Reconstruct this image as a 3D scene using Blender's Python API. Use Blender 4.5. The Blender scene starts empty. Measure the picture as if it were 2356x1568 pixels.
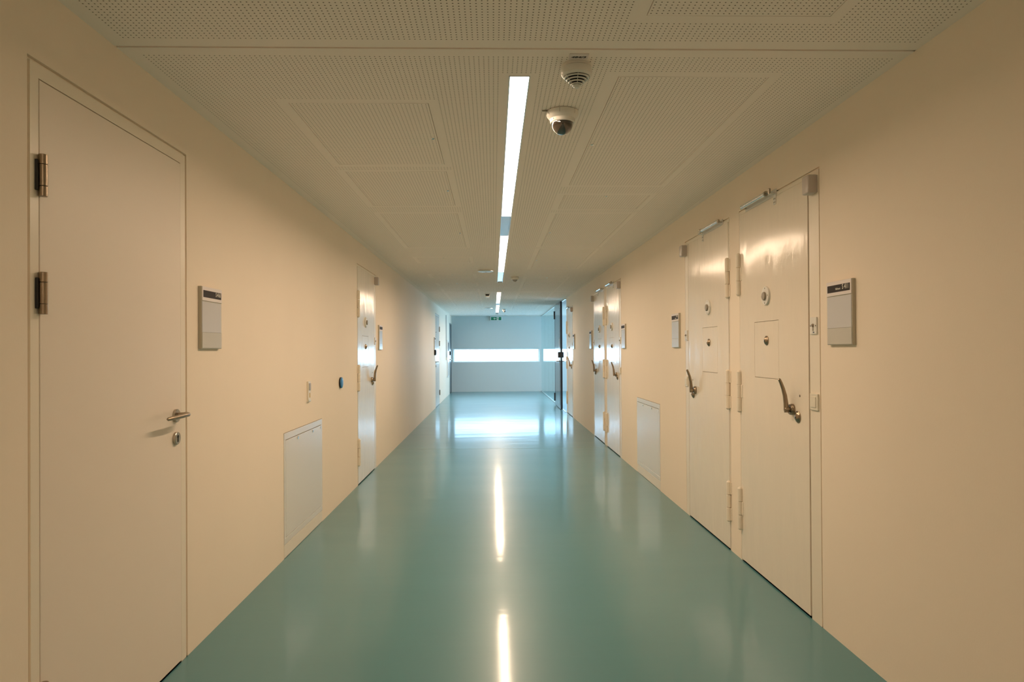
import bpy, bmesh, math
from mathutils import Matrix, Vector

# ------------------------------------------------------------------ dimensions (metres)
XL, XR, CEIL = -1.317, 1.526, 2.370       # corridor walls and ceiling
Y_BACK, Y_FAR = -7.0, 22.15               # corridor ends (camera stands at y = 0)
R_END = 14.65                             # right wall stops here, glass partition begins
EYE = 1.30
scene = bpy.context.scene
COL = scene.collection
PI = math.pi

# ------------------------------------------------------------------ materials
def newmat(name):
    m = bpy.data.materials.new(name); m.use_nodes = True
    nt = m.node_tree
    return m, nt, nt.nodes['Principled BSDF']

def N(nt, t, **kw):
    n = nt.nodes.new(t)
    for k, v in kw.items(): setattr(n, k, v)
    return n

def mathn(nt, op, a, b=None, c=None):
    n = N(nt, 'ShaderNodeMath', operation=op)
    for i, v in enumerate((a, b, c)):
        if v is None: continue
        if isinstance(v, (int, float)): n.inputs[i].default_value = v
        else: nt.links.new(v, n.inputs[i])
    return n.outputs[0]

def mat(name, col, rough=.5, metal=0., spec=.5, bump=0., bscale=80., bdist=.002, var=0., vscale=4., stretch=(1, 1, 1), coat=0., coat_rough=.1):
    """procedural paint / plastic / metal: a little tone variation and a fine surface bump"""
    m, nt, p = newmat(name)
    p.inputs['Base Color'].default_value = (*col, 1)
    p.inputs['Roughness'].default_value = rough
    p.inputs['Metallic'].default_value = metal
    p.inputs['Specular IOR Level'].default_value = spec
    p.inputs['Coat Weight'].default_value = coat
    p.inputs['Coat Roughness'].default_value = coat_rough
    geo = N(nt, 'ShaderNodeNewGeometry')
    mp = N(nt, 'ShaderNodeMapping'); mp.inputs['Scale'].default_value = stretch
    nt.links.new(geo.outputs['Position'], mp.inputs['Vector'])
    if var:
        no = N(nt, 'ShaderNodeTexNoise'); no.inputs['Scale'].default_value = vscale; no.inputs['Detail'].default_value = 4
        nt.links.new(mp.outputs[0], no.inputs['Vector'])
        mx = N(nt, 'ShaderNodeMix', data_type='RGBA')
        mx.inputs['A'].default_value = (*[c * (1 - var) for c in col], 1)
        mx.inputs['B'].default_value = (*[min(1, c * (1 + var)) for c in col], 1)
        nt.links.new(no.outputs['Fac'], mx.inputs['Factor'])
        nt.links.new(mx.outputs['Result'], p.inputs['Base Color'])
    if bump:
        nb = N(nt, 'ShaderNodeTexNoise'); nb.inputs['Scale'].default_value = bscale; nb.inputs['Detail'].default_value = 3
        nt.links.new(mp.outputs[0], nb.inputs['Vector'])
        bp = N(nt, 'ShaderNodeBump'); bp.inputs['Strength'].default_value = bump; bp.inputs['Distance'].default_value = bdist
        nt.links.new(nb.outputs['Fac'], bp.inputs['Height'])
        nt.links.new(bp.outputs[0], p.inputs['Normal'])
    return m

CREAM = (.89, .778, .648)
M = {}
M['wall'] = mat('cream_wall_paint', CREAM, .62, spec=.25, bump=.12, bscale=160, var=.03, vscale=1.6, stretch=(1, 1, .45))
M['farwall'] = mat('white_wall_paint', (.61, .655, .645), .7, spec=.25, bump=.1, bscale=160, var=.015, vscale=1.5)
M['door'] = mat('cream_gloss_enamel', (.86, .775, .665), .16, spec=.42, bump=.45, bscale=8, bdist=.007, var=.01, vscale=3, stretch=(1, 1, .35))
M['frame'] = mat('cream_satin_enamel', (.86, .775, .655), .3, spec=.4, bump=.04, bscale=60)
M['office'] = mat('cream_door_laminate', (.85, .75, .65), .42, spec=.35, bump=.05, bscale=120, var=.01)
M['whitedoor'] = mat('pale_grey_door_laminate', (.72, .71, .68), .22, spec=.5, bump=.04, bscale=40)
M['panel'] = mat('light_grey_enamel_steel', (.78, .75, .71), .22, spec=.5, bump=.04, bscale=50)
M['ceil'] = mat('ceiling_paint', (.97, .865, .785), .8, spec=.2, bump=.05, bscale=200)
M['bronze'] = mat('brushed_bronze', (.335, .268, .195), .32, metal=1, bump=.05, bscale=300, var=.1, vscale=60)
M['steel'] = mat('brushed_nickel', (.47, .425, .36), .28, metal=1, bump=.04, bscale=300, var=.08, vscale=60)
M['chrome'] = mat('polished_chrome', (.80, .82, .84), .08, metal=1, bump=.01, bscale=60)
M['alu'] = mat('anodised_aluminium', (.70, .70, .68), .32, metal=1, bump=.03, bscale=200)
M['black'] = mat('black_plastic', (.012, .012, .014), .35, bump=.02)
M['darkhole'] = mat('dark_keyhole', (.006, .005, .004), .6, bump=.02)
M['white'] = mat('white_plastic', (.78, .76, .71), .32, bump=.03, bscale=90)
M['cap'] = mat('lilac_grey_plastic', (.56, .49, .455), .28, bump=.04, bscale=70)
M['shutter'] = mat('grey_brown_plastic', (.30, .25, .185), .4, bump=.03)
M['switch'] = mat('ivory_switch_plastic', (.80, .74, .62), .3, bump=.03)
M['plate'] = mat('sign_board_white', (.80, .725, .70), .4, bump=.02)
M['plate_edge'] = mat('sign_board_edge', (.50, .46, .37), .4, metal=.15, bump=.02)
M['paper'] = mat('sign_insert_acrylic', (.63, .63, .655), .22, bump=.01)
M['insert_low'] = mat('sign_lower_insert', (.59, .57, .52), .22, bump=.02)
M['strip'] = mat('sign_dark_strip', (.034, .025, .021), .6, spec=.2, bump=.02)
M['ink_white'] = mat('white_lettering', (.80, .76, .68), .5, bump=.01)
M['ink_black'] = mat('black_lettering', (.02, .018, .016), .5, bump=.01)
M['ink_blue'] = mat('blue_lettering', (.05, .08, .16), .5, bump=.01)
M['blue'] = mat('blue_gloss_plastic', (.03, .20, .46), .3, bump=.02)
M['yellow'] = mat('amber_label', (.62, .45, .20), .5, bump=.03)
M['grey'] = mat('grey_plastic', (.42, .40, .38), .4, bump=.04)
M['dark'] = mat('anthracite_enamel', (.016, .024, .038), .14, spec=.55, bump=.03, bscale=60)
M['slate'] = mat('slate_grey_enamel', (.10, .12, .13), .3, bump=.03, bscale=60)
M['dome'] = mat('smoked_dome', (.035, .025, .018), .04, spec=.9, bump=.003, coat=1, coat_rough=.02)
M['lens'] = mat('lens_black', (.01, .01, .012), .1, bump=.01)
M['green'] = mat('exit_sign_green', (.0, .20, .10), .4, bump=.02)
M['signface'] = mat('sign_housing_white', (.72, .76, .76), .25, bump=.02)
M['cover'] = mat('unlit_light_cover', (.55, .58, .62), .18, bump=.02)
M['felt'] = mat('acoustic_fleece', (.05, .042, .03), .9, bump=.2)
M['winframe'] = mat('white_window_frame', (.80, .82, .82), .3, bump=.03)
M['sill_metal'] = mat('partition_rail_aluminium', (.66, .68, .68), .3, metal=1, bump=.02)

# perforated acoustic board: round 6 mm holes on an 18 mm grid, the shade inside them painted as dark colour
def perforated(name, local=False):
    m, nt, p = newmat(name)
    p.inputs['Roughness'].default_value = .8; p.inputs['Specular IOR Level'].default_value = .2
    geo = N(nt, 'ShaderNodeNewGeometry'); sep = N(nt, 'ShaderNodeSeparateXYZ')
    src = N(nt, 'ShaderNodeTexCoord').outputs['Object'] if local else geo.outputs['Position']
    nt.links.new(src, sep.inputs[0])
    def cell(o, off):
        f = mathn(nt, 'FRACT', mathn(nt, 'MULTIPLY_ADD', o, 1 / .018, off))
        return mathn(nt, 'SUBTRACT', f, .5)
    ox, oy = (100.5, 100. - .18) if local else (1.254 / .018 + .5 + 100, -2.422 / .018 + .5 + 1000)
    fx = cell(sep.outputs[0], ox); fy = cell(sep.outputs[1], oy)
    d = mathn(nt, 'SQRT', mathn(nt, 'ADD', mathn(nt, 'MULTIPLY', fx, fx), mathn(nt, 'MULTIPLY', fy, fy)))
    hole = mathn(nt, 'LESS_THAN', d, .142)
    mx = N(nt, 'ShaderNodeMix', data_type='RGBA')
    mx.inputs['A'].default_value = (.97, .865, .785, 1); mx.inputs['B'].default_value = (.15, .115, .07, 1)
    nt.links.new(hole, mx.inputs['Factor']); nt.links.new(mx.outputs['Result'], p.inputs['Base Color'])
    return m
M['perf'] = perforated('perforated_acoustic_board')
M['perf_panel'] = perforated('perforated_hatch_board', True)

def floor_mat():
    m, nt, p = newmat('teal_resin_floor')
    geo = N(nt, 'ShaderNodeNewGeometry')
    def noise(scale, detail, st):
        mp = N(nt, 'ShaderNodeMapping'); mp.inputs['Scale'].default_value = st
        nt.links.new(geo.outputs['Position'], mp.inputs['Vector'])
        n = N(nt, 'ShaderNodeTexNoise'); n.inputs['Scale'].default_value = scale; n.inputs['Detail'].default_value = detail
        nt.links.new(mp.outputs[0], n.inputs['Vector']); return n.outputs['Fac']
    mx = N(nt, 'ShaderNodeMix', data_type='RGBA')
    mx.inputs['A'].default_value = (.068, .212, .236, 1); mx.inputs['B'].default_value = (.081, .234, .258, 1)
    nt.links.new(noise(1.2, 6, (1, 1, 1)), mx.inputs['Factor'])
    nt.links.new(mx.outputs['Result'], p.inputs['Base Color'])
    r = mathn(nt, 'MULTIPLY_ADD', noise(2.5, 3, (.4, 1, 1)), .06, .30)
    nt.links.new(r, p.inputs['Roughness'])
    p.inputs['Specular IOR Level'].default_value = .25
    p.inputs['Coat Weight'].default_value = .46; p.inputs['Coat Roughness'].default_value = .10; p.inputs['Coat IOR'].default_value = 1.45
    b1 = N(nt, 'ShaderNodeBump'); b1.inputs['Strength'].default_value = .5; b1.inputs['Distance'].default_value = .0036
    nt.links.new(noise(4.0, 4, (.20, 1, 1)), b1.inputs['Height'])
    nt.links.new(b1.outputs[0], p.inputs['Normal']); nt.links.new(b1.outputs[0], p.inputs['Coat Normal'])
    return m
M['floor'] = floor_mat()

def glass_mat():
    m, nt, p = newmat('tinted_glass')
    nt.nodes.remove(p)
    out = nt.nodes['Material Output']
    geo = N(nt, 'ShaderNodeNewGeometry')
    dp = N(nt, 'ShaderNodeVectorMath', operation='DOT_PRODUCT')
    nt.links.new(geo.outputs['Normal'], dp.inputs[0]); nt.links.new(geo.outputs['Incoming'], dp.inputs[1])
    c = mathn(nt, 'ABSOLUTE', dp.outputs['Value'])
    f = mathn(nt, 'MULTIPLY_ADD', mathn(nt, 'POWER', mathn(nt, 'SUBTRACT', 1., c), 5.), .95, .04)
    tr = N(nt, 'ShaderNodeBsdfTransparent'); tr.inputs[0].default_value = (.90, .955, .95, 1)
    gl = N(nt, 'ShaderNodeBsdfGlossy'); gl.inputs['Color'].default_value = (.90, .97, .97, 1); gl.inputs['Roughness'].default_value = .0
    mx = N(nt, 'ShaderNodeMixShader')
    nt.links.new(f, mx.inputs[0]); nt.links.new(tr.outputs[0], mx.inputs[1]); nt.links.new(gl.outputs[0], mx.inputs[2])
    nt.links.new(mx.outputs[0], out.inputs['Surface'])
    return m
M['glass'] = glass_mat()

LAMP = 66.5            # radiance of the lit lengths
def emit(name, col, s):
    m, nt, p = newmat(name)
    p.inputs['Base Color'].default_value = (.8, .8, .8, 1)
    p.inputs['Emission Color'].default_value = (*col, 1); p.inputs['Emission Strength'].default_value = s
    return m
LAMP_COL = (1.0, .73, .51)
M['lit'] = emit('lit_diffuser', LAMP_COL, 6.0)
M['lit'].cycles.emission_sampling = 'NONE'

# ------------------------------------------------------------------ geometry helpers
class MB:
    """collects shapes into ONE mesh object"""
    def __init__(s): s.bm = bmesh.new(); s.mats = []; s.cur = 0
    def use(s, m):
        if m not in s.mats: s.mats.append(m)
        s.cur = s.mats.index(m); return s
    def _mark(s, faces):
        for f in faces: f.material_index = s.cur
    def box(s, x0, x1, y0, y1, z0, z1, bev=0., seg=1):
        x0, x1 = min(x0, x1), max(x0, x1); y0, y1 = min(y0, y1), max(y0, y1); z0, z1 = min(z0, z1), max(z0, z1)
        v = [s.bm.verts.new((x, y, z)) for x in (x0, x1) for y in (y0, y1) for z in (z0, z1)]
        fs = [s.bm.faces.new([v[i] for i in q]) for q in ((0, 1, 3, 2), (4, 6, 7, 5), (0, 4, 5, 1), (2, 3, 7, 6), (0, 2, 6, 4), (1, 5, 7, 3))]
        s._mark(fs)
        if bev:
            es = list({e for f in fs for e in f.edges})
            r = bmesh.ops.bevel(s.bm, geom=es, offset=bev, segments=seg, profile=.6, affect='EDGES')
            s._mark(r['faces'])
        return s
    def lathe(s, prof, origin=(0, 0, 0), axis='z', seg=40, cap=True):
        """prof: (radius, height) pairs, revolved about an axis through origin"""
        o = Vector(origin)
        def P(r, h, a):
            c, n = r * math.cos(a), r * math.sin(a)
            return o + Vector({'z': (c, n, h), 'y': (c, h, n), 'x': (h, c, n)}[axis])
        rings = []
        for r, h in prof:
            if r < 1e-6: rings.append([s.bm.verts.new(P(0, h, 0))])
            else: rings.append([s.bm.verts.new(P(r, h, 2 * PI * i / seg)) for i in range(seg)])
        fs = []
        for a, b in zip(rings, rings[1:]):
            for i in range(seg):
                j = (i + 1) % seg
                q = [a[i % len(a)], a[j % len(a)], b[j % len(b)], b[i % len(b)]]
                q = list(dict.fromkeys(q))
                if len(q) >= 3: fs.append(s.bm.faces.new(q))
        if cap:
            for r in (rings[0], rings[-1]):
                if len(r) > 2: fs.append(s.bm.faces.new(r))
        s._mark(fs); return s
    def cyl(s, r, a, b, axis='z', origin=(0, 0, 0), seg=32, ch=0.):
        ch = min(ch, r * .5)
        prof = [(r - ch, a), (r, a + ch * (1 if b > a else -1)), (r, b - ch * (1 if b > a else -1)), (r - ch, b)] if ch else [(r, a), (r, b)]
        return s.lathe(prof, origin, axis, seg)
    def tube(s, pts, rad, seg=16, flat=(1, 1)):
        pts = [Vector(p) for p in pts]; n = len(pts)
        rad = rad if isinstance(rad, (list, tuple)) else [rad] * n
        rings = []; side = None
        for i, p in enumerate(pts):
            t = (pts[min(i + 1, n - 1)] - pts[max(i - 1, 0)]).normalized()
            ref = side if side else (Vector((1, 0, 0)) if abs(t.x) < .8 else Vector((0, 0, 1)))
            side = (ref - t * ref.dot(t)).normalized(); up = t.cross(side)
            rings.append([s.bm.verts.new(p + rad[i] * (flat[0] * math.cos(2 * PI * k / seg) * side + flat[1] * math.sin(2 * PI * k / seg) * up)) for k in range(seg)])
        fs = []
        for a, b in zip(rings, rings[1:]):
            for i in range(seg):
                j = (i + 1) % seg; fs.append(s.bm.faces.new((a[i], a[j], b[j], b[i])))
        fs.append(s.bm.faces.new(rings[0])); fs.append(s.bm.faces.new(rings[-1]))
        s._mark(fs); return s
    def prism(s, poly, y0, y1):
        """polygon in x-z extruded along y"""
        a = [s.bm.verts.new((x, y0, z)) for x, z in poly]; b = [s.bm.verts.new((x, y1, z)) for x, z in poly]
        n = len(poly)
        fs = [s.bm.faces.new(a), s.bm.faces.new(b)] + [s.bm.faces.new((a[i], a[(i + 1) % n], b[(i + 1) % n], b[i])) for i in range(n)]
        s._mark(fs); return s
    def build(s, name, m=None, parent=None, loc=(0, 0, 0), smooth=True, recalc=True):
        if m is not None and m not in s.mats: s.mats.insert(0, m)
        if recalc: bmesh.ops.recalc_face_normals(s.bm, faces=s.bm.faces[:])
        me = bpy.data.meshes.new(name)
        if smooth:
            for f in s.bm.faces: f.smooth = True
        s.bm.to_mesh(me); s.bm.free()
        for k in s.mats: me.materials.append(k)
        if smooth: me.set_sharp_from_angle(angle=math.radians(32))
        o = bpy.data.objects.new(name, me); COL.objects.link(o); o.location = loc
        if parent: o.parent = parent
        return o

def tag(o, label=None, cat=None, group=None, kind=None):
    if label: o['label'] = label
    if cat: o['category'] = cat
    if group: o['group'] = group
    if kind: o['kind'] = kind
    elif cat: o['kind'] = 'thing'
    return o

def empty(name, loc, rz=0.):
    o = bpy.data.objects.new(name, None); COL.objects.link(o)
    o.location = loc; o.rotation_euler = (0, 0, rz); o.empty_display_size = .1
    return o

def dup(o, parent=None, skip=()):
    c = o.copy(); COL.objects.link(c)
    if parent: c.parent = parent
    for ch in list(o.children):
        if ch.name.split('.')[0] not in skip: dup(ch, c, skip)
    return c

# wall frames: local x runs along the wall, local y sticks out into the corridor, local z is up
def wall_place(o, side, y, z=0.):
    o.location = (XR if side == 'R' else XL, y, z)
    o.rotation_euler = (0, 0, PI / 2 if side == 'R' else -PI / 2)
    return o
def wall_root(name, side, y, z=0.): return wall_place(empty(name, (0, 0, 0)), side, y, z)

def lettering(txt, size, parent, m, mx, name='lettering', align='RIGHT', depth=.0004, bold=0., sx=1.):
    cu = bpy.data.curves.new('text', 'FONT'); cu.body = txt; cu.size = size; cu.align_x = align
    cu.extrude = depth; cu.offset = bold; cu.resolution_u = 3
    t = bpy.data.objects.new('text', cu); COL.objects.link(t)
    dg = bpy.context.evaluated_depsgraph_get()
    me = bpy.data.meshes.new_from_object(t.evaluated_get(dg))
    bpy.data.objects.remove(t); bpy.data.curves.remove(cu)
    me.name = name; me.transform(mx @ Matrix.Diagonal((sx, 1, 1, 1)))
    me.materials.clear(); me.materials.append(m)
    o = bpy.data.objects.new(name, me); COL.objects.link(o); o.parent = parent
    return o
# text lying on a wall-frame surface: reads along local x for a viewer in the corridor
def wall_text_mx(x, y, z):   # text x -> -x_local (viewer faces the wall), text y -> z, text z -> +y
    return Matrix(((-1, 0, 0, x), (0, 0, 1, y), (0, 1, 0, z), (0, 0, 0, 1)))

# ------------------------------------------------------------------ room shell
def cuts(vals, lo, hi): return sorted({round(v, 4) for v in vals if lo <= v <= hi} | {lo, hi})

def relief(name, us, vs, depth, put, matf, mats, kind='structure'):
    """a sheet of rectangular cells, each set back by depth(u, v) (None = open), joined by reveals"""
    mb = MB()
    for m in mats: mb.use(m)
    bm = mb.bm; D = {}
    for i in range(len(us) - 1):
        for j in range(len(vs) - 1):
            D[i, j] = depth((us[i] + us[i + 1]) / 2, (vs[j] + vs[j + 1]) / 2)
    def face(pts, mi):
        f = bm.faces.new([bm.verts.new(put(*p)) for p in pts]); f.material_index = mi
    for (i, j), d in D.items():
        u0, u1, v0, v1 = us[i], us[i + 1], vs[j], vs[j + 1]
        mi = matf((u0 + u1) / 2, (v0 + v1) / 2, d)
        if d is not None: face(((u0, v0, d), (u1, v0, d), (u1, v1, d), (u0, v1, d)), mi)
        for (a, b, p, q) in (((i + 1, j), (i, j), (u1, v0), (u1, v1)), ((i, j + 1), (i, j), (u0, v1), (u1, v1))):
            if a not in D: continue
            e = D[a]
            if e == d: continue
            da = .25 if d is None else d; db = .25 if e is None else e
            face(((*p, da), (*q, da), (*q, db), (*p, db)), 0)
    bmesh.ops.remove_doubles(bm, verts=bm.verts[:], dist=1e-5)
    o = mb.build(name, None, smooth=False)
    return tag(o, kind=kind)

H_TOP = 2.150
# (y0, y1, z0, z1, depth)
L_OPEN = [(2.026, 3.060, 0, 2.149, .06), (4.447, 5.430, 0, .787, .03), (6.843, 7.919, 0, H_TOP, .06),
          (16.0, 17.165, 0, 2.155, .06), (21.12, 22.13, 0, 2.13, .05)]
R_OPEN = [(3.246, 4.322, 0, H_TOP, .06), (4.503, 5.560, 0, H_TOP, .06), (6.430, 7.465, 0, .795, .03),
          (8.374, 9.450, 0, H_TOP, .06), (9.635, 10.692, 0, H_TOP, .06), (13.464, 14.540, 0, H_TOP, .06)]
def opening(lst):
    def f(u, v):
        for a, b, c, d, e in lst:
            if a < u < b and c < v < d: return e
        return 0.
    return f
def ucuts(lst): return [v for o in lst for v in o[:2]]
def vcuts(lst): return [v for o in lst for v in o[2:4]]
relief('wall_left', cuts(ucuts(L_OPEN), Y_BACK, Y_FAR), cuts(vcuts(L_OPEN), -.02, CEIL + .04), opening(L_OPEN),
       lambda u, v, d: (XL - d, u, v), lambda u, v, d: 0, [M['wall']])
relief('wall_right', cuts(ucuts(R_OPEN), Y_BACK, R_END), cuts(vcuts(R_OPEN), -.02, CEIL + .04), opening(R_OPEN),
       lambda u, v, d: (XR + d, u, v), lambda u, v, d: 0, [M['wall']])
tag(MB().box(XR, XR + .16, R_END, R_END + .012, -.02, CEIL + .04).build('trim_1', M['wall'], smooth=False), kind='structure')

# far wall with the long window slot
SIDE_X = 5.2                                # the room behind the glass reaches to here
W1 = (-1.262, 1.452, .928, 1.352)
W3 = (1.578, 4.292, .928, 1.352)
def far_depth(u, v):
    for w_ in (W1, W3):
        if w_[0] < u < w_[1] and w_[2] < v < w_[3]: return None
    return 0.
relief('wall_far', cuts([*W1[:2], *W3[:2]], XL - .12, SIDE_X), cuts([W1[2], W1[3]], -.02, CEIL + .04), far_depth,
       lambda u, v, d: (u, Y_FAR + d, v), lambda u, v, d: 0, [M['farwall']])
def slot_window(name, W, label):
    win = tag(empty(name, ((W[0] + W[1]) / 2, Y_FAR + .12, W[2])), label, 'window', kind='structure')
    fr = MB()
    hw, hh, t = (W[1] - W[0]) / 2, W[3] - W[2], .03
    fr.box(-hw, hw, 0, .05, 0, t, .003).box(-hw, hw, 0, .05, hh - t, hh, .003).box(-hw, -hw + t, 0, .05, t, hh - t, .003).box(hw - t, hw, 0, .05, t, hh - t, .003)
    fr.build('window_frame', M['winframe'], win)
    MB().box(-hw + t, hw - t, .02, .03, t, hh - t).build('pane', M['glass'], win)
    MB().box(-hw, hw, -.118, 0, -.001, .006, .002).build('window_sill', M['winframe'], win)
slot_window('window_1', W1, 'long narrow daylight window slot across the far end wall')
slot_window('window_3', W3, 'narrow daylight window slot seen beyond the glass partition')

# the room behind the glass partition: blank walls, plus an unseen outer window added for more daylight
RW = (16.2, 21.6, .9, 2.2)
def side_depth(u, v): return None if RW[0] < u < RW[1] and RW[2] < v < RW[3] else 0.
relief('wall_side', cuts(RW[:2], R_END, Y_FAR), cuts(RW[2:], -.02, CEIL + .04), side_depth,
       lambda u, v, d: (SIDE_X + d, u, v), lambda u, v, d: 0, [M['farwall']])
tag(MB().box(XR + .16, SIDE_X + .1, R_END, R_END + .012, -.02, CEIL + .04).build('wall_near', M['farwall'], smooth=False), kind='structure')
win2 = tag(empty('window_2_added', (SIDE_X + .1, (RW[0] + RW[1]) / 2, RW[2])), 'added unseen daylight window of the room behind the glass partition', 'window', kind='structure')
f2 = MB(); hy, hz = (RW[1] - RW[0]) / 2, RW[3] - RW[2]
f2.box(0, .05, -hy, hy, 0, .05, .003).box(0, .05, -hy, hy, hz - .05, hz, .003).box(0, .05, -hy, -hy + .05, .05, hz - .05, .003).box(0, .05, hy - .05, hy, .05, hz - .05, .003).box(0, .05, -.03, .03, .05, hz - .05, .003)
f2.build('window_frame', M['winframe'], win2)
tag(MB().box(XL - .2, XR + .2, Y_BACK - .05, Y_BACK, -.02, CEIL + .04).build('wall_back', M['wall'], smooth=False), kind='structure')

fl = MB(); fl.box(XL - .2, SIDE_X + .3, Y_BACK - .05, Y_FAR + .02, -.05, 0)
fl.build('floor', M['floor'], smooth=False); tag(bpy.data.objects['floor'], kind='structure')
weld = MB(); weld.box(XL + .002, XR - .002, 9.328, 9.336, 0, .0006)
M['weld'] = mat('floor_weld_seam', (.17, .29, .25), .3, bump=.02)
tag(weld.build('trim_2', M['weld'], smooth=False), kind='structure')

# ceiling: perforated boards with plain margins, shadow grooves, light slots and access panels
GROOVES = [(2.488, 2.500), (12.884, 12.896)]
SLOT_X = (.067, .149)
SLOTS = [(-6.9, .95), (2.742, 11.165), (13.005, 20.95)]
HL = (-.875, -.278); HR = (.499, 1.092)
HATCH = [(HL, 3.052, 4.053, 'mid'), (HL, 4.218, 5.205, 'mid'), (HL, 5.508, 7.323, 'mid'), (HL, 8.113, 8.60, 'near'),
         (HL, 9.90, 10.39, 'near'), (HL, 11.213, 11.70, 'near'), (HL, 12.312, 12.80, 'near'), (HL, 13.132, 15.0, 'mid'), (HL, 15.27, 17.08, 'mid'),
         (HR, .43, 2.238, 'mid'), (HR, 2.745, 4.562, 'mid'), (HR, 4.858, 5.339, 'near'), (HR, 5.518, 7.281, 'mid'), (HR, 7.457, 9.27, 'mid'),
         (HR, 10.346, 10.83, 'near'), (HR, 10.976, 12.79, 'mid'), (HR, 13.13, 14.94, 'mid'), (HR, 15.245, 15.73, 'near'), (HR, 16.93, 18.72, 'mid')]
GAP = .0025
def snx(x): return -1.245 + .018 * round((x + 1.245) / .018)      # plain margins end between two rows of holes
def sny(y): return 2.413 + .018 * round((y - 2.413) / .018)
def margin(r, m): return (snx(r[0] - m), snx(r[1] + m), sny(r[2] - m), sny(r[3] + m))
def inside(u, v, r, m=0.): return r[0] - m < u < r[1] + m and r[2] - m < v < r[3] + m
RECTS = [(h[0][0], h[0][1], h[1], h[2]) for h in HATCH]
def c_depth(u, v):
    for r in RECTS:
        if inside(u, v, r, GAP): return .03
    for a, b in SLOTS:
        if SLOT_X[0] < u < SLOT_X[1] and a < v < b: return .05
    for a, b in GROOVES:
        if a < v < b and XL < u < XR: return .032
    return 0.
PX = (snx(XL + .054), snx(XR - .036))
def c_mat(u, v, d):
    if d: return 2 if d == .03 else 0
    if u < PX[0] or u > PX[1]: return 0
    if v > sny(21.2) or (u > XR): return 0
    for a, b in GROOVES:
        if sny(a - .060) < v < sny(b + .060): return 0
    for r in RECTS:
        if inside(u, v, margin(r, .045)): return 0
    for a, b in SLOTS:
        if inside(u, v, margin((*SLOT_X, a, b), .032)): return 0
    return 1
cx = [*PX, XR, *SLOT_X]
cy = [sny(21.2)]
for a, b in GROOVES: cy += [a, b, sny(a - .060), sny(b + .060)]
for a, b in SLOTS: q = margin((*SLOT_X, a, b), .032); cx += q[:2]; cy += [a, b, *q[2:]]
for r in RECTS: q = margin(r, .045); cx += [r[0] - GAP, r[1] + GAP, *q[:2]]; cy += [r[2] - GAP, r[3] + GAP, *q[2:]]
relief('ceiling', cuts(cx, XL - .05, SIDE_X + .1), cuts(cy, Y_BACK, Y_FAR + .01), c_depth,
       lambda u, v, d: (u, v, CEIL + d), c_mat, [M['ceil'], M['perf'], M['felt']])

# ------------------------------------------------------------------ ceiling access panels
def side_word(r): return 'left' if r[0] < 0 else 'right'
ordn = ['nearest', 'second', 'third', 'fourth', 'fifth', 'sixth', 'seventh', 'eighth', 'ninth', 'tenth']
cnt = {'left': 0, 'right': 0}
for (hx, y0, y1, where) in HATCH:
    sd = side_word(hx); k = cnt[sd]; cnt[sd] += 1
    long_ = 'long' if y1 - y0 > 1.4 else 'square' if y1 - y0 > .8 else 'short'
    nm = 'nearest the camera' if k == 0 else f'{ordn[k]} from the camera'
    root = empty('ceiling_hatch', ((hx[0] + hx[1]) / 2, (y0 + y1) / 2, CEIL))
    tag(root, f'{long_} perforated ceiling access panel in the {sd} row, {nm}', 'access panel', f'ceiling access panels in the {sd} row')
    w, d = (hx[1] - hx[0]) / 2, (y1 - y0) / 2
    MB().box(-w, w, 0, 2 * d, .0, .018).build('panel_board', M['perf_panel'], root, loc=(0, -d, 0), smooth=False)
    lx, ly = ((w - .022) * (1 if hx[0] < 0 else -1), 0) if where == 'mid' else (0, -d + .028)
    lk = MB(); lk.lathe([(.009, .0), (.009, -.003), (.006, -.005), (0, -.005)], (lx, ly, 0), seg=20)
    lk.build('panel_lock', M['chrome'], root)
    root.rotation_euler = (0, math.radians(.12) * (1 if hx[0] < 0 else -1), 0)

# ------------------------------------------------------------------ recessed linear lights
def light_slot(y0, y1, lit, label):
    root = tag(empty('linear_ceiling_light', ((SLOT_X[0] + SLOT_X[1]) / 2, y0, CEIL)), label, 'ceiling light', 'recessed strip lights in a line')
    w = (SLOT_X[1] - SLOT_X[0]) / 2; L = y1 - y0
    h = MB()
    for s in (-1, 1): h.box(s * w, s * (w - .004), .001, L - .001, -.0015, .045)
    h.box(-w, w, .001, .005, -.0015, .045).box(-w, w, L - .005, L - .001, -.0015, .045)
    h.build('housing', M['alu'], root, smooth=False)
    e = 0.
    for a, b, on in lit:
        m = MB(); m.box(-w + .0045, w - .0045, a - y0 + (.006 if a == y0 else .0005), b - y0 - (.006 if b == y1 else .0005), .010, .014)
        m.build('lit_diffuser' if on else 'blank_cover', M['lit'] if on else M['cover'], root, smooth=False)
        if on:
            l = bpy.data.lights.new('strip_lamp', 'AREA'); l.shape = 'RECTANGLE'; l.size = 2 * w - .012; l.size_y = b - a - .012
            l.color = LAMP_COL; l.energy = LAMP * PI * l.size * l.size_y
            lo = bpy.data.objects.new('strip_lamp', l); COL.objects.link(lo); lo.parent = root; lo.location = (0, (a + b) / 2 - y0, .008)
    return root
light_slot(2.742, 11.165, [(2.742, 5.675, 1), (5.675, 6.656, 0), (6.656, 9.723, 1), (9.723, 11.165, 0)], 'long glowing strip light recessed in the ceiling, nearest the camera')
light_slot(13.005, 20.95, [(13.005, 16.24, 1), (16.24, 16.955, 0), (16.955, 20.105, 1), (20.105, 20.95, 0)], 'farther glowing ceiling strip light, just before the green exit sign')
light_slot(-6.9, .95, [(-6.9, -3.2, 0), (-3.2, -.2, 1), (-.2, .95, 0)], 'added unseen ceiling strip light behind the camera')  # out of view, added as ambient fill for the near walls

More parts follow.
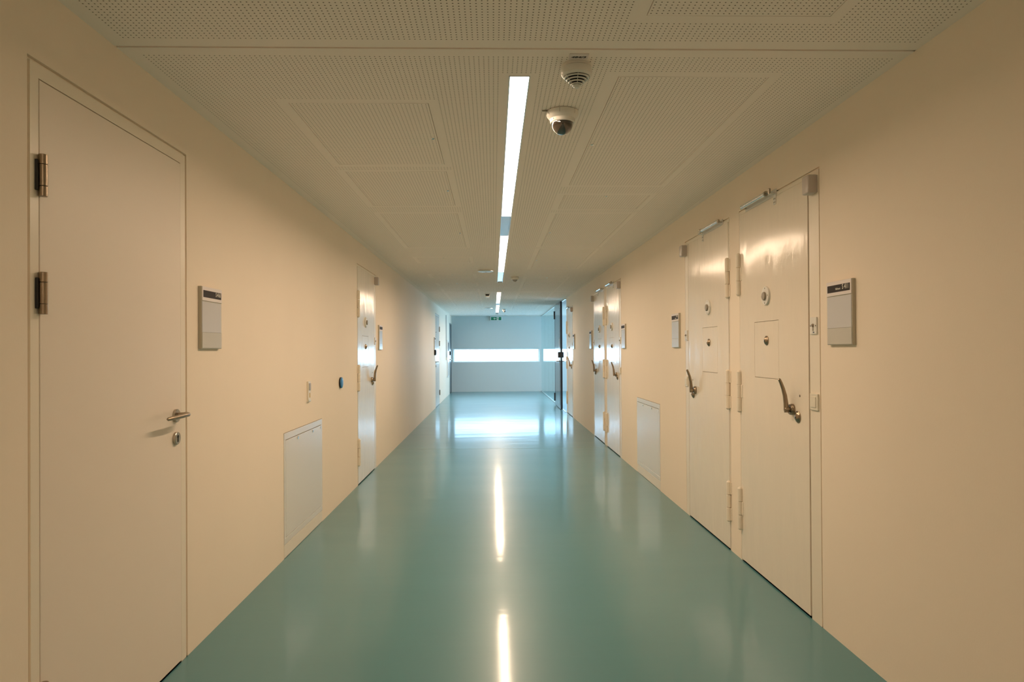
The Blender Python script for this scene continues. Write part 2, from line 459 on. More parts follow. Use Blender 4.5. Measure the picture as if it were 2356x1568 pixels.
# ------------------------------------------------------------------ ceiling devices
def smoke_detector(x, y, label):
    root = tag(empty('smoke_detector', (x, y, CEIL)), label, 'smoke detector', 'cone shaped smoke detectors on the ceiling')
    MB().lathe([(.054, 0), (.055, -.008), (.053, -.011), (0, -.011)], seg=48).build('mounting_base', M['white'], root)
    MB().lathe([(.053, -.0125), (.0575, -.014), (.0585, -.030), (.0575, -.038), (.0525, -.044), (.050, -.046), (0, -.046)], seg=56).build('body', M['white'], root)
    MB().lathe([(.044, -.045), (.008, -.082), (0, -.082)], seg=40).build('chamber', M['darkhole'], root)
    for i in range(4):
        z = -.0520 - i * .0078; r = .0455 - i * .0083
        MB().lathe([(r + .0022, z + .0022), (r + .0006, z - .0006), (r - .005, z - .0006), (r - .005, z + .0022)], seg=44, cap=False).build('grille_ring', M['white'], root)
    for k in range(6):
        a = 2 * PI * k / 6 + PI / 2
        c, s_ = math.cos(a), math.sin(a)
        MB().tube([(.0515 * c, .0515 * s_, -.0445), (.0125 * c, .0125 * s_, -.0815)], .0011, 8).build('grille_rib', M['white'], root)
    MB().lathe([(.0165, -.0775), (.0150, -.0815), (.010, -.0835), (.009, -.086), (0, -.0865)], seg=32).build('tip', M['white'], root)
    return root
sd = smoke_detector(.318, 2.634, 'white cone smoke detector nearest the camera, behind the 484/3 tag')
for x, y, lb in ((.318, 10.25, 'smaller looking smoke detector right of the first strip light end'), (.293, 18.41, 'farthest smoke detector, right above the green exit sign')):
    c = dup(sd); c.location = (x, y, CEIL); c['label'] = lb

tg = tag(empty('ceiling_number_tag', (.3165, 2.5555, CEIL)), 'small white number tag reading 484/3 on the ceiling beside the detector', 'tag')
MB().box(-.0355, .0355, -.0245, .0245, -.003, -.0002, .0008).build('tag_board', M['plate'], tg)
lettering('484/3', .0185, tg, M['ink_black'], Matrix(((1, 0, 0, 0), (0, -1, 0, .0065), (0, 0, -1, -.0032), (0, 0, 0, 1))) @ Matrix(((1, .22, 0, 0), (0, 1, 0, 0), (0, 0, 1, 0), (0, 0, 0, 1))), align='CENTER', bold=.0005, sx=1.3)

cam_r = tag(empty('dome_camera', (.315, 3.15, CEIL)), 'white dome surveillance camera with smoked dome on the ceiling', 'camera')
MB().lathe([(.066, 0), (.0715, -.003), (.0715, -.016), (.0695, -.022), (.0665, -.027), (.0565, -.036), (.0545, -.050), (.0515, -.0535), (0, -.0535)], seg=56).build('housing', M['white'], cam_r)
for a in (PI * 1.42, PI * 1.75, PI * 1.15):
    c, s_ = math.cos(a), math.sin(a)
    MB().tube([(.0712 * c, .0712 * s_, -.004), (.0716 * c, .0716 * s_, -.018), (.0692 * c, .0692 * s_, -.0222)], .0009, 8).build('housing_seam', M['grey'], cam_r)
for a in (PI * 1.22, PI * 1.12):
    MB().lathe([(.0022, 0), (.0022, -.003), (0, -.003)], (.056 * math.cos(a), .056 * math.sin(a), -.040 if a < 3.7 else -.041), seg=12).build('screw', M['bronze'], cam_r)
MB().tube([(-.066, -.02, -.004), (-.092, -.02, -.004)], .0028, 10).build('cable_lug', M['bronze'], cam_r)
dprof = [(.047 * math.cos(a), -.0575 - .0475 * math.sin(a)) for a in [i * PI / 2 / 14 for i in range(15)]]
dprof[-1] = (0, dprof[-1][1])
MB().lathe([(.0500, -.052), (.0500, -.0555), (.047, -.0560)] + dprof[1:], seg=48).build('dome', M['dome'], cam_r)

def access_point(x, y, label):
    root = tag(empty('ceiling_access_point', (x, y, CEIL)), label, 'ceiling disc', 'flat round discs on the ceiling')
    MB().lathe([(.094, 0), (.102, -.003), (.1035, -.010), (.099, -.016), (.080, -.020), (.04, -.0225), (0, -.023)], seg=56).build('disc', M['white'], root)
    MB().lathe([(.1030, -.006), (.1048, -.008), (.1048, -.013), (.1015, -.0155)], seg=56, cap=False).build('rim', M['chrome'], root)
    MB().lathe([(.016, -.0225), (.015, -.0245), (0, -.0245)], seg=24).build('centre_boss', M['grey'], root)
    return root
ap = access_point(-.10, 9.43, 'flat round chrome rimmed disc on the ceiling left of the strip light')
c = dup(ap); c.location = (-.114, 17.89, CEIL); c['label'] = 'farther flat round ceiling disc near the exit sign'

sn = tag(empty('motion_sensor', (-.11, 13.4, CEIL)), 'small white ceiling sensor with dark front, left of the second strip light', 'sensor')
MB().prism([(-.048, 0), (.048, 0), (.042, -.030), (.030, -.060), (-.030, -.060), (-.042, -.030)], -.03, .03).build('housing', M['white'], sn)
MB().prism([(-.034, -.008), (.034, -.008), (.030, -.036), (-.030, -.036)], -.034, -.0295).build('sensor_window', M['lens'], sn)

# ------------------------------------------------------------------ cell doors (u runs from the hinge edge to the latch edge)
LEAF_W = .933
def hinge_mb(s, z0, z1, r=.0145):
    m = MB(); L = z1 - z0; u = -.006
    for a, b in ((0, .335), (.345, .665), (.675, 1)):
        m.cyl(r, z0 + a * L, z0 + b * L, 'z', (s * u, .012, 0), 24, .002)
    m.lathe([(r * .8, z1), (r * .55, z1 + .006), (0, z1 + .008)], (s * u, .012, 0), seg=20)
    m.lathe([(r * .8, z0), (r * .55, z0 - .006), (0, z0 - .008)], (s * u, .012, 0), seg=20)
    m.box(s * u, s * (u + .034), .0, .006, z0 + .34 * L, z0 + .67 * L, .002)
    m.box(s * u, s * (u - .026), .0, .005, z0 + .01 * L, z0 + .33 * L, .0015)
    m.box(s * u, s * (u - .026), .0, .005, z0 + .68 * L, z0 + .99 * L, .0015)
    return m

def cell_door(name, side, y, s, strip_end, label):
    root = tag(wall_root(name, side, y), label, 'door', 'heavy cream cell doors', 'structure')
    u = lambda v: s * v
    f = MB()
    o1, e0 = strip_end - .008, LEAF_W + .012
    f.prism([(u(x), z) for x, z in ((-.0155, 0), (-.0155, 2.1415), (o1, 2.1415), (o1, 0), (e0, 0), (e0, 2.1225), (-.005, 2.1225), (-.005, 0))], -.055, .0005)
    f.prism([(u(x), z) for x, z in ((-.0195, 0), (-.0195, 2.1495), (strip_end, 2.1495), (strip_end, 0), (o1 - .002, 0), (o1 - .002, 2.139), (-.0135, 2.139), (-.0135, 0))], -.05, -.009)
    f.box(u(-.004), u(e0), -.058, -.048, 0, 2.1225)
    f.build('door_frame', M['frame'], root)
    lf = MB()
    # leaf face built round the hatch so that the flap sits in its own opening
    a, b, c, d = .232, .577, 1.137, 1.452; g = .0022
    z0, z1 = .010, 2.1212
    lf.box(u(0), u(a - g), -.042, .002, z0, z1); lf.box(u(b + g), u(LEAF_W), -.042, .002, z0, z1)
    lf.box(u(a - g), u(b + g), -.042, .002, z0, c - g); lf.box(u(a - g), u(b + g), -.042, .002, d + g, z1)
    lf.box(u(a - g), u(b + g), -.042, -.012, c - g, d + g)
    bmesh.ops.remove_doubles(lf.bm, verts=lf.bm.verts[:], dist=1e-6)
    lf.build('door_leaf', M['door'], root, smooth=False)
    fp = MB(); fp.box(u(a), u(b), -.011, .0022, c, d, .0012)
    fo = fp.build('food_hatch', M['door'], root)
    def rose(r, cu, cz, nm, par, key=True):
        m = MB(); m.use(M['bronze'])
        m.lathe([(r, 0), (r, .004), (r * .93, .006), (r * .86, .006), (r * .80, .0085), (r * .55, .013), (r * .3, .0155), (0, .0165)], (u(cu), .002, cz), 'y', 36)
        m.use(M['darkhole']); m.lathe([(.0042, .012), (.0042, .0168), (0, .0168)], (u(cu + .004), .002, cz - .002), 'y', 14)
        m.box(u(cu + .0025), u(cu + .0055), .010, .0168, cz - .010, cz - .003)
        return m.build(nm, None, par)
    rose(.0265, .415, 1.345, 'hatch_lock', fo)
    for h0, h1 in ((1.632, 1.882), (.915, 1.160), (.192, .443)):
        hinge_mb(s, h0, h1).build('hinge', M['frame'], root)
    # observation viewer
    v = MB(); v.lathe([(.052, 0), (.052, .010), (.050, .012), (0, .012)], (u(.418), .002, 1.595), 'y', 48)
    vo = v.build('spy_hole', M['white'], root)
    v = MB(); v.lathe([(.0235, 0), (.0235, .008), (.0215, .011), (0, .011)], (u(.418), .0135, 1.592), 'y', 32)
    v.tube([(u(.418 - .022), .0195, 1.592), (u(.418 - .030), .0195, 1.590)], .0035, 10)
    v.build('spy_hole_cover', M['shutter'], vo)
    for du, dz in ((0, .041), (0, -.041), (.041, 0), (-.041, 0)):
        v = MB(); v.lathe([(.0036, .012), (.0036, .0133), (0, .0133)], (u(.418 + du), .002, 1.595 + dz), 'y', 12)
        v.build('screw', M['shutter'], vo)
    # lever handle
    hu, hz_ = .752, .990
    h = MB(); h.lathe([(.0285, 0), (.0285, .010), (.0265, .013), (.0265, .017), (.0245, .020), (0, .020)], (u(hu), .002, hz_), 'y', 40)
    ho = h.build('lever_handle', M['bronze'], root)
    h = MB()
    h.cyl(.0125, .02, .047, 'y', (u(hu), 0, hz_), 24, .002)
    h.tube([(u(hu + .002), .036, hz_ - .015), (u(hu), .037, hz_), (u(hu - .002), .038, hz_ + .03), (u(hu - .004), .042, hz_ + .07),
            (u(hu - .006), .050, hz_ + .105), (u(hu - .006), .061, hz_ + .135), (u(hu - .006), .069, hz_ + .153), (u(hu - .006), .071, hz_ + .157)],
           [.0125, .0130, .0120, .0108, .0095, .0085, .0075, .003], 18, (.85, 1.0))
    h.build('lever', M['bronze'], ho)
    rose(.030, .812, .957, 'door_lock', root)
    m = MB(); m.lathe([(.0065, 0), (.0065, .0012), (.0045, .002), (0, .002)], (u(.832), .002, 1.064), 'y', 18)
    m.build('stud', M['bronze'], root)
    # door closer along the top edge
    cl = MB(); cl.box(u(.10), u(.565), .001, .004, 2.124, 2.160, .001)
    co = cl.build('door_closer', M['panel'], root)
    t_ = MB(); t_.cyl(.0125, s * .115, s * .485, 'x', (0, .030, 2.148), 28, .002)
    t_.build('closer_tube', M['chrome'], co)
    t_ = MB(); t_.cyl(.0145, s * .475, s * .492, 'x', (0, .030, 2.148), 28, .002).cyl(.0055, s * .49, s * .535, 'x', (0, .030, 2.148), 16)
    t_.cyl(.008, 2.133, 2.166, 'z', (u(.535), .030, 0), 18, .002).cyl(.008, 2.136, 2.160, 'z', (u(.112), .030, 0), 18, .002)
    t_.box(u(.103), u(.122), .003, .030, 2.139, 2.144)
    t_.build('closer_rod', M['steel'], co)
    t_ = MB(); t_.box(u(.525), u(.560), .003, .034, 2.131, 2.135, .001).box(u(.527), u(.560), .0015, .0055, 2.078, 2.133, .001)
    bo = t_.build('closer_bracket', M['panel'], co)
    for du in (.536, .551):
        for dz in (2.089, 2.108):
            q = MB(); q.lathe([(.0042, 0), (.0042, .0012), (0, .0012)], (u(du), .0055, dz), 'y', 12); q.build('screw', M['shutter'], bo)
    return root

dA1 = cell_door('door_1', 'R', 4.302, -1, 1.056, 'nearest cream cell door on the right wall, beside the S 411 sign')
dA2 = cell_door('door_2', 'R', 4.523, +1, 1.037, 'second cream cell door on the right, back to back with the nearest one')
def cell_copy(src, name, side, y, label, skip=()):
    c = dup(src, None, skip); c.name = name; wall_place(c, side, y); c['label'] = label
    return c
cell_copy(dA1, 'door_3', 'R', 9.430, 'third cell door on the right, just past the low wall panel')
cell_copy(dA2, 'door_4', 'R', 9.655, 'fourth cell door on the right, far one of the middle pair')
cell_copy(dA1, 'door_5', 'R', 14.520, 'last single cell door on the right, before the glass partition')
cell_copy(dA1, 'door_6', 'L', 6.863, 'only cell door on the left wall, right of the blue disc', ('door_closer',))

# accessories on the latch side of every cell door
def key_switch(side, yc, label):
    r = tag(wall_root('key_switch', side, yc, 1.367), label, 'key switch', 'key switches beside the cell doors')
    MB().box(-.033, .033, .0005, .008, 0, .081, .0015).build('switch_plate', M['white'], r)
    MB().box(-.032, .032, .0078, .0084, .0465, .0475).build('plate_seam', M['grey'], r)
    k = MB(); k.use(M['bronze']); k.lathe([(.0085, .008), (.0085, .0115), (.007, .013), (0, .013)], (0, 0, .042), 'y', 24)
    k.use(M['darkhole']); k.box(-.0012, .0012, .0128, .0135, .037, .046)
    ko = k.build('lock_cylinder', None, r)
    MB().box(-.0035, .0035, .008, .010, .0155, .034, .001).build('key_slot', M['steel'], r)
    for x in (-.026, .026):
        q = MB(); q.lathe([(.003, .008), (.003, .009), (0, .009)], (x, 0, .040), 'y', 12); q.build('screw', M['darkhole'], r)
    lettering('PKE', .0085, r, M['ink_blue'], wall_text_mx(-.006, .0083, .006), align='CENTER', bold=.0002)
    return r
def light_switch(side, yc, label):
    r = tag(wall_root('light_switch', side, yc, 1.006), label, 'light switch', 'rocker switches beside the cell doors')
    MB().box(-.040, .040, .0005, .009, 0, .079, .002).build('switch_frame', M['switch'], r)
    MB().box(-.026, .026, .008, .0125, .013, .066, .002).build('rocker', M['switch'], r)
    return r
def sensor_box(side, yc, label):
    r = tag(wall_root('door_sensor_box', side, yc, 2.03), label, 'sensor box', 'grey sensor boxes above the door latches')
    m = MB(); m.box(-.034, .034, .0008, .046, 0, .088, .009, 3)
    m.build('box_cover', M['cap'], r)
    MB().box(-.034, .034, .0, .006, .003, .085, .001).build('back_plate', M['cap'], r)
    return r
ks = ls = sbx = None
for side, y, s, where in (('R', 4.302, -1, 'nearest right cell door'), ('R', 4.523, 1, 'second right cell door'), ('R', 9.43, -1, 'third right cell door'),
                          ('R', 9.655, 1, 'fourth right cell door'), ('R', 14.52, -1, 'last right cell door'), ('L', 6.863, 1, 'left cell door')):
    sg = s if side == 'R' else 1
    yk, yl, yb = y + sg * .996, y + sg * .997, y + sg * 1.004
    if ks is None:
        ks = key_switch(side, yk, f'small white key switch plate beside the {where}')
        ls = light_switch(side, yl, f'ivory rocker light switch beside the {where}')
        sbx = sensor_box(side, yb, f'grey plastic sensor box at the top of the {where}')
    else:
        for src, yy, lb in ((ks, yk, f'small white key switch plate beside the {where}'), (ls, yl, f'ivory rocker light switch beside the {where}'), (sbx, yb, f'grey plastic sensor box at the top of the {where}')):
            c = dup(src); wall_place(c, side, yy, src.location.z); c['label'] = lb

# ------------------------------------------------------------------ office doors on the left wall
def office_door(name, y, s, W, label, leafm, top):
    root = tag(wall_root(name, 'L', y), label, 'door', None, 'structure')
    u = lambda v: s * v
    f = MB(); e = W + .0025
    e1 = e + .045
    f.prism([(u(x), z) for x, z in ((-.0405, 0), (-.0405, top - .002), (e1, top - .002), (e1, 0), (e, 0), (e, 2.098), (-.0028, 2.098), (-.0028, 0))], -.058, -.0012)
    f.prism([(u(x), z) for x, z in ((-.0535, 0), (-.0535, top + .0075), (e1 + .0108, top + .0075), (e1 + .0108, 0), (e1 - .002, 0), (e1 - .002, top - .004), (-.0385, top - .004), (-.0385, 0))], -.05, -.011)
    f.box(u(-.0025), u(e), -.0595, -.046, 0, 2.098)
    f.build('door_frame', M['frame'] if leafm is M['office'] else leafm, root)
    l = MB(); l.box(u(0), u(W), -.043, 0, .007, 2.0945, .0012)
    l.build('door_leaf', leafm, root)
    for z in (1.754, 1.412, .225):
        h = MB(); r = .0122
        for a, b in ((0, .029), (.030, .092), (.093, .122)): h.cyl(r, z + a, z + b, 'z', (u(-.003), .0115, 0), 24, .0008)
        ho = h.build('hinge', M['bronze'], root)
        h = MB(); h.box(u(-.0215), u(-.0155), -.001, .007, z + .016, z + .105, .001)
        h.build('hinge_plate', M['black'], ho)
    hu = W - .052
    h = MB(); h.lathe([(.0275, 0), (.0275, .008), (.026, .010), (0, .010)], (u(hu), 0, 1.037), 'y', 36)
    ho = h.build('door_handle', M['steel'], root)
    h = MB()
    pts = [(u(hu), .008, 1.041), (u(hu), .035, 1.042)]
    for i in range(7):
        a = i * PI / 2 / 6; pts.append((u(hu - .020 * (1 - math.cos(a))), .040 + .020 * math.sin(a), 1.043))
    pts += [(u(hu - .08), .061, 1.042), (u(hu - .15), .059, 1.041), (u(hu - .185), .056, 1.040), (u(hu - .192), .055, 1.040)]
    h.tube(pts, [.0088] * (len(pts) - 4) + [.0090, .0080, .0068, .003], 20)
    h.build('lever', M['bronze'], ho)
    h = MB(); h.use(M['steel']); h.lathe([(.0265, 0), (.0265, .009), (.0245, .011), (0, .011)], (u(hu), 0, .944), 'y', 36)
    h.use(M['darkhole']); h.lathe([(.0062, .010), (.0062, .0122), (0, .0122)], (u(hu), 0, .951), 'y', 18); h.box(u(hu - .0035), u(hu + .0035), .010, .0122, .929, .950)
    h.build('lock_rose', None, root)
    return root
office_door('door_7', 2.080, -1, .921, 'large plain cream door with bronze hinges, nearest on the left wall', M['office'], 2.141)
d8 = office_door('door_8', 17.115, +1, 1.060, 'narrow looking pale door far down the left wall', M['whitedoor'], 2.148)
g = MB(); g.box(.70, .712, -.001, .0012, .05, 2.06); g.build('leaf_joint', M['grey'], d8)
MB().lathe([(.012, 0), (.012, .006), (0, .006)], (.93, 0, 1.72), 'y', 20).build('peephole', M['black'], d8)

# dark recessed door at the end of the left wall
d9 = tag(wall_root('door_9', 'L', 22.05), 'dark slate door in the left corner of the far wall', 'door', None, 'structure')
m = MB(); m.box(.05, .90, -.045, -.006, .006, 2.07, .002); m.build('door_leaf', M['slate'], d9)
m = MB(); m.box(-.070, .047, -.048, .004, 0, 2.127, .002).box(.903, .925, -.048, .004, 0, 2.127, .002).box(.047, .903, -.048, .004, 2.073, 2.127, .002); m.build('door_frame', M['slate'], d9)
m = MB(); m.lathe([(.026, 0), (.026, .008), (0, .008)], (.80, -.006, 1.03), 'y', 24); m.tube([(.80, -.006, 1.03), (.80, .045, 1.03), (.78, .052, 1.03), (.66, .052, 1.03)], .009, 12); m.build('door_handle', M['steel'], d9)
m = MB(); m.box(.83, .89, -.006, .045, 1.16, 1.28, .004); m.build('lock_box', M['black'], d9)

# ------------------------------------------------------------------ low service panels
def wall_panel(side, y0, y1, ztop, zkick, label):
    w = (y1 - y0) / 2; r = tag(wall_root('service_hatch', side, (y0 + y1) / 2), label, 'access panel', 'low metal panels in the side walls')
    f = MB(); t = .032; z1 = ztop - .003; a = w - .003
    f.box(-a, a, -.025, .003, z1 - .042, z1, .0012).box(-a, a, -.025, .003, zkick, zkick + .038, .0012)
    f.box(-a, -a + t, -.025, .003, zkick + .038, z1 - .042, .0012).box(a - t, a, -.025, .003, zkick + .038, z1 - .042, .0012)
    f.build('panel_frame', M['panel'], r)
    MB().box(-a + t + .003, a - t - .003, -.02, .0035, zkick + .041, z1 - .046, .001).build('panel_door', M['panel'], r)
    MB().box(-a + .001, a - .001, -.025, .001, .002, zkick - .003, .001).build('kick_board', M['frame'], r)
    for x in (-.20, .185):
        k = MB(); k.use(M['chrome']); k.lathe([(.0105, .003), (.0105, .007), (.009, .0085), (0, .0085)], (x, 0, z1 - .060), 'y', 22)
        k.use(M['darkhole']); k.lathe([(.004, .008), (.004, .009), (0, .009)], (x, 0, z1 - .060), 'y', 3)
        k.build('panel_lock', None, r)
    xs = -a + t + .022
    MB().box(xs - .014, xs + .014, .003, .005, z1 - .068, z1 - .052, .0006).build('type_plate', M['alu'], r)
    return r
wall_panel('L', 4.447, 5.430, .787, .088, 'low pale metal access panel in the left wall, under the intercom plate')
wall_panel('R', 6.430, 7.465, .795, .088, 'low pale metal access panel in the right wall, between the cell door pairs')

# ------------------------------------------------------------------ small wall things
def room_sign(side, y0, y1, label, texts=()):
    w = (y1 - y0) / 2; h = .281
    r = tag(wall_root('room_sign', side, (y0 + y1) / 2, 1.3145), label, 'room sign', 'wall signs beside the doors')
    MB().box(-w, w, .0, .015, 0, h, .001).build('sign_board', M['plate_edge'], r)
    MB().box(-w + .002, w - .002, .0145, .0185, h * .77, h - .001, .001).build('header_board', M['plate'], r)
    MB().box(-w + .012, w - .012, .0180, .0189, h * .825, h * .938).build('name_strip', M['strip'], r)
    MB().box(-w + .006, w - .004, .0145, .0168, h * .265, h * .758, .0006).build('insert', M['paper'], r)
    MB().box(-w + .004, w - .004, .0145, .0172, .003, h * .262, .0006).build('lower_insert', M['insert_low'], r)
    for txt, size, x, z in texts:
        lettering(txt, size, r, M['ink_white'], wall_text_mx(x, .0190, z), bold=.0004 if size > .02 else .0001, sx=.86)
    return r
# local x on the right wall grows with y, away from the reader's right
zt = .2425
room_sign('R', 2.925, 3.149, 'white S 411 sign on the right wall, nearest the camera', [('S 411', .030, -.091, zt - .001), ('Haftraum', .0135, -.019, zt - .001)])
room_sign('L', 3.177, 3.407, 'white S 4161 sign right of the large left door', [('S 4161', .027, -.100, zt)])
room_sign('R', 5.70, 5.925, 'white room sign left of the second right cell door', [('S 412', .027, -.091, zt + .007), ('Haftraum', .013, -.05, zt - .007)])
room_sign('R', 8.05, 8.275, 'white room sign just right of the third right cell door')
room_sign('R', 10.82, 11.045, 'white room sign left of the fourth right cell door')
room_sign('R', 13.13, 13.355, 'farthest white room sign on the right wall')
room_sign('L', 8.07, 8.295, 'white room sign right of the left cell door')
room_sign('L', 15.62, 15.90, 'farthest white room sign on the left, by the pale door')

ic = tag(wall_root('intercom_plate', 'L', 5.03, .942), 'narrow ivory intercom plate with grey grille above the left low panel', 'intercom')
MB().box(-.032, .032, 0, .012, 0, .146, .0015).build('mounting_plate', M['switch'], ic)
MB().box(-.026, .018, .0115, .016, .082, .132, .002).build('push_button', M['grey'], ic)
MB().box(-.020, .010, .0115, .0128, .030, .064, .0005).build('label_strip', M['yellow'], ic)
MB().box(-.028, .028, .0115, .016, .003, .018, .002).build('lower_cover', M['white'], ic)
bd = tag(wall_root('blue_wall_disc', 'L', 6.075, 1.03), 'round glossy blue disc on the left wall, left of the cell door', 'reader')
MB().lathe([(.045, 0), (.0465, .003), (.0475, .010), (.046, .013), (0, .013)], (0, 0, 0), 'y', 48).build('mounting_base', M['black'], bd)
MB().lathe([(.0475, .0125), (.0465, .0165), (.042, .0195), (.025, .0215), (0, .022)], (0, 0, 0), 'y', 48).build('disc_face', M['blue'], bd)

rd = tag(wall_root('card_reader', 'L', 15.70, 1.195), 'black reader box beside the pale door far left', 'reader')
MB().box(-.05, .05, 0, .045, 0, .125, .006).build('mounting_box', M['black'], rd)
MB().box(-.03, .03, .0445, .047, .02, .105, .002).build('reader_face', M['strip'], rd)
cd = tag(wall_root('wall_conduit', 'L', 19.55, 1.03), 'thin vertical conduit with a white box end on the far left wall', 'conduit')
MB().tube([(0, .008, .07), (0, .008, 1.25)], .007, 14).build('pipe', M['slate'], cd)
MB().box(-.04, .04, 0, .04, 0, .075, .006).build('junction_box', M['white'], cd)
cb = tag(wall_root('wall_cabinet', 'L', 20.24, .54), 'pale wall cabinet with a dark inset, near the far left corner', 'cabinet')
MB().box(-.31, .31, 0, .02, 0, 1.06, .004).build('cabinet_frame', M['winframe'], cb)
co_ = MB().box(-.27, .27, .019, .026, .04, 1.02, .003).build('cabinet_door', M['panel'], cb)
MB().box(-.21, .21, .0255, .028, .74, .98, .002).build('inset', M['strip'], co_)

# ------------------------------------------------------------------ exit sign on the far wall
ex = tag(empty('exit_sign', (.090, Y_FAR, 2.222)), 'green exit sign with white arrow and running figure on the far wall', 'exit sign')
MB().box(-.184, .184, -.075, 0, 0, .146, .010).build('sign_housing', M['signface'], ex)
MB().box(-.160, .160, -.0775, -.0745, .018, .118, .001).build('sign_face', M['green'], ex)
a = MB(); a.prism([(-.085, .066), (-.055, .094), (-.040, .094), (-.060, .074), (.0, .074), (.0, .058), (-.060, .058), (-.040, .038), (-.055, .038)], -.0795, -.0774)
a.build('arrow', M['ink_white'], ex)
a = MB(); a.box(.018, .078, -.0785, -.0774, .022, .114); a.build('doorway', M['ink_white'], ex)
a = MB()
a.lathe([(.008, -.0784), (.008, -.0800), (0, -.0800)], (.043, 0, .101), 'y', 18)
for poly in ([(.040, .093), (.054, .090), (.060, .064), (.046, .060)], [(.046, .064), (.056, .060), (.046, .042), (.034, .036), (.031, .041), (.041, .047)],
             [(.050, .064), (.060, .064), (.066, .046), (.064, .028), (.057, .028), (.058, .044)], [(.042, .092), (.046, .084), (.036, .076), (.026, .078), (.026, .083), (.034, .083)],
             [(.054, .088), (.050, .082), (.062, .070), (.071, .074), (.069, .079), (.063, .077)]):
    a.prism(poly, -.0800, -.0784)
a.build('running_figure', M['green'], ex)

# ------------------------------------------------------------------ glass partition and its dark door
GX = 1.505
gp = tag(empty('glass_partition', (GX, R_END, 0)), 'full height glass partition at the far right, beyond the last cell door', 'partition')
for y0, y1 in ((16.80, 18.06), (18.066, 19.42), (19.426, 20.78), (20.786, Y_FAR - .004)):
    MB().box(0, .010, y0 - R_END, y1 - R_END, .022, CEIL - .015).build('glass_pane', M['glass'], gp, smooth=False)
rl = MB(); rl.box(-.012, .022, .012, 16.72 - R_END, 0, .006, .002).box(-.012, .022, 16.80 - R_END, Y_FAR - R_END - .002, 0, .022, .002)
rl.build('floor_rail', M['sill_metal'], gp)
rl = MB(); rl.box(-.010, .020, .012, Y_FAR - R_END - .002, CEIL - .016, CEIL - .001, .002)
rl.build('head_rail', M['sill_metal'], gp)
dd = tag(empty('door_10', (GX, 16.76, 0)), 'dark anthracite door standing in the glass partition', 'door', kind='structure')
dd.rotation_euler = (0, 0, -PI / 2 - math.radians(.6))
# local x runs from the hinge towards the camera, local y points towards the room behind, so the corridor is at -y
m = MB(); m.box(0, 1.60, -.046, -.002, .010, CEIL - .022, .003); m.build('door_leaf', M['dark'], dd)
m = MB()
for x0, x1, z0, z1 in ((.10, 1.46, 2.20, 2.212), (.10, 1.46, .09, .102), (.10, .112, .102, 2.20), (1.448, 1.46, .102, 2.20)): m.box(x0, x1, -.0485, -.045, z0, z1, .001)
m.build('panel_moulding', M['dark'], dd)
for z in (2.03, .09):
    m = MB(); m.cyl(.016, z, z + .19, 'z', (-.012, -.05, 0), 20, .002).box(-.035, .03, -.054, -.044, z + .01, z + .18, .002); m.build('hinge', M['black'], dd)
m = MB(); m.box(1.50, 1.585, -.095, .03, 1.13, 1.255, .006); m.build('lock_box', M['black'], dd)
m = MB(); m.lathe([(.026, -.046), (.026, -.056), (0, -.056)], (1.38, 0, 1.05), 'y', 24); m.box(1.362, 1.398, -.052, -.045, .97, 1.13, .002)
m.tube([(1.38, -.046, 1.05), (1.38, -.095, 1.05), (1.36, -.105, 1.05), (1.235, -.105, 1.05)], .010, 14)
m.tube([(1.38, -.0, 1.05), (1.38, .050, 1.05), (1.36, .060, 1.05), (1.235, .060, 1.05)], .010, 14); m.build('door_handle', M['steel'], dd)
m = MB(); m.box(1.28, 1.36, -.0495, -.045, 1.24, 1.545, .001); m.build('notice_plate', M['paper'], dd)

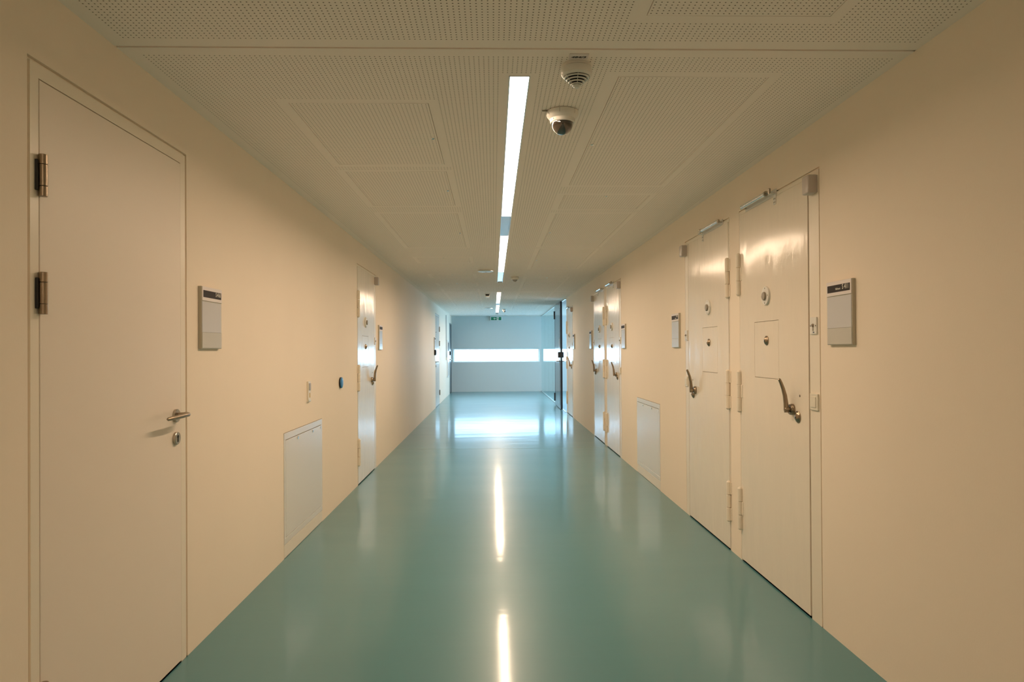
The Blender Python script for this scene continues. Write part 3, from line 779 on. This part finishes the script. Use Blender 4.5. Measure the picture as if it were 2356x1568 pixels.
# ------------------------------------------------------------------ camera
yaw, pitch, roll = .025828, .0058621, .0058208
cy_, sy_ = math.cos(yaw), math.sin(yaw); cp, sp = math.cos(pitch), math.sin(pitch); cr, sr = math.cos(roll), math.sin(roll)
Rz = Matrix(((cy_, sy_, 0), (-sy_, cy_, 0), (0, 0, 1))); Rx = Matrix(((1, 0, 0), (0, cp, -sp), (0, sp, cp))); Ry = Matrix(((cr, 0, sr), (0, 1, 0), (-sr, 0, cr)))
R = Rz @ Rx @ Ry
right, fwd, up = R.col[0], R.col[1], R.col[2]
cam = bpy.data.cameras.new('camera'); co = bpy.data.objects.new('camera', cam); COL.objects.link(co)
rot = Matrix((right, up, -fwd)).transposed()
co.matrix_world = Matrix.Translation((0, 0, EYE)) @ rot.to_4x4()
cam.sensor_width = 36; cam.sensor_fit = 'HORIZONTAL'; cam.lens = 1620 / 2356 * 36
cam.shift_x = .8156 / 2356; cam.shift_y = 11.485 / 2356
cam.clip_start = .05; cam.clip_end = 200
scene.camera = co

# ------------------------------------------------------------------ daylight
w = bpy.data.worlds.new('sky'); scene.world = w; w.use_nodes = True
bg = w.node_tree.nodes['Background']
bg.inputs[0].default_value = (.50, .76, 1.06, 1); bg.inputs[1].default_value = 12.8
def portal(name, loc, rot, sx, sy):
    l = bpy.data.lights.new(name, 'AREA'); l.shape = 'RECTANGLE'; l.size = sx; l.size_y = sy
    l.cycles.is_portal = True
    o = bpy.data.objects.new(name, l); COL.objects.link(o); o.location = loc; o.rotation_euler = rot
portal('window_daylight', (.095, Y_FAR + .20, (W1[2] + W1[3]) / 2), (-PI / 2, 0, 0), 2.72, .43)
portal('far_window_daylight', ((W3[0] + W3[1]) / 2, Y_FAR + .20, (W3[2] + W3[3]) / 2), (-PI / 2, 0, 0), 2.72, .43)
portal('added_side_window_portal', (SIDE_X + .18, (RW[0] + RW[1]) / 2, (RW[2] + RW[3]) / 2), (PI / 2, 0, PI / 2), RW[1] - RW[0], RW[3] - RW[2])

vs_ = scene.view_settings
scene.display_settings.display_device = 'sRGB'
vs_.view_transform = 'Standard'; vs_.look = 'None'; vs_.gamma = 1; vs_.use_curve_mapping = False
vs_.exposure = 0.0
cyc = scene.cycles
cyc.max_bounces = 14; cyc.diffuse_bounces = 8; cyc.glossy_bounces = 6; cyc.transparent_max_bounces = 12
cyc.sample_clamp_indirect = 6; cyc.caustics_reflective = True; cyc.caustics_refractive = False
cyc.use_denoising = True
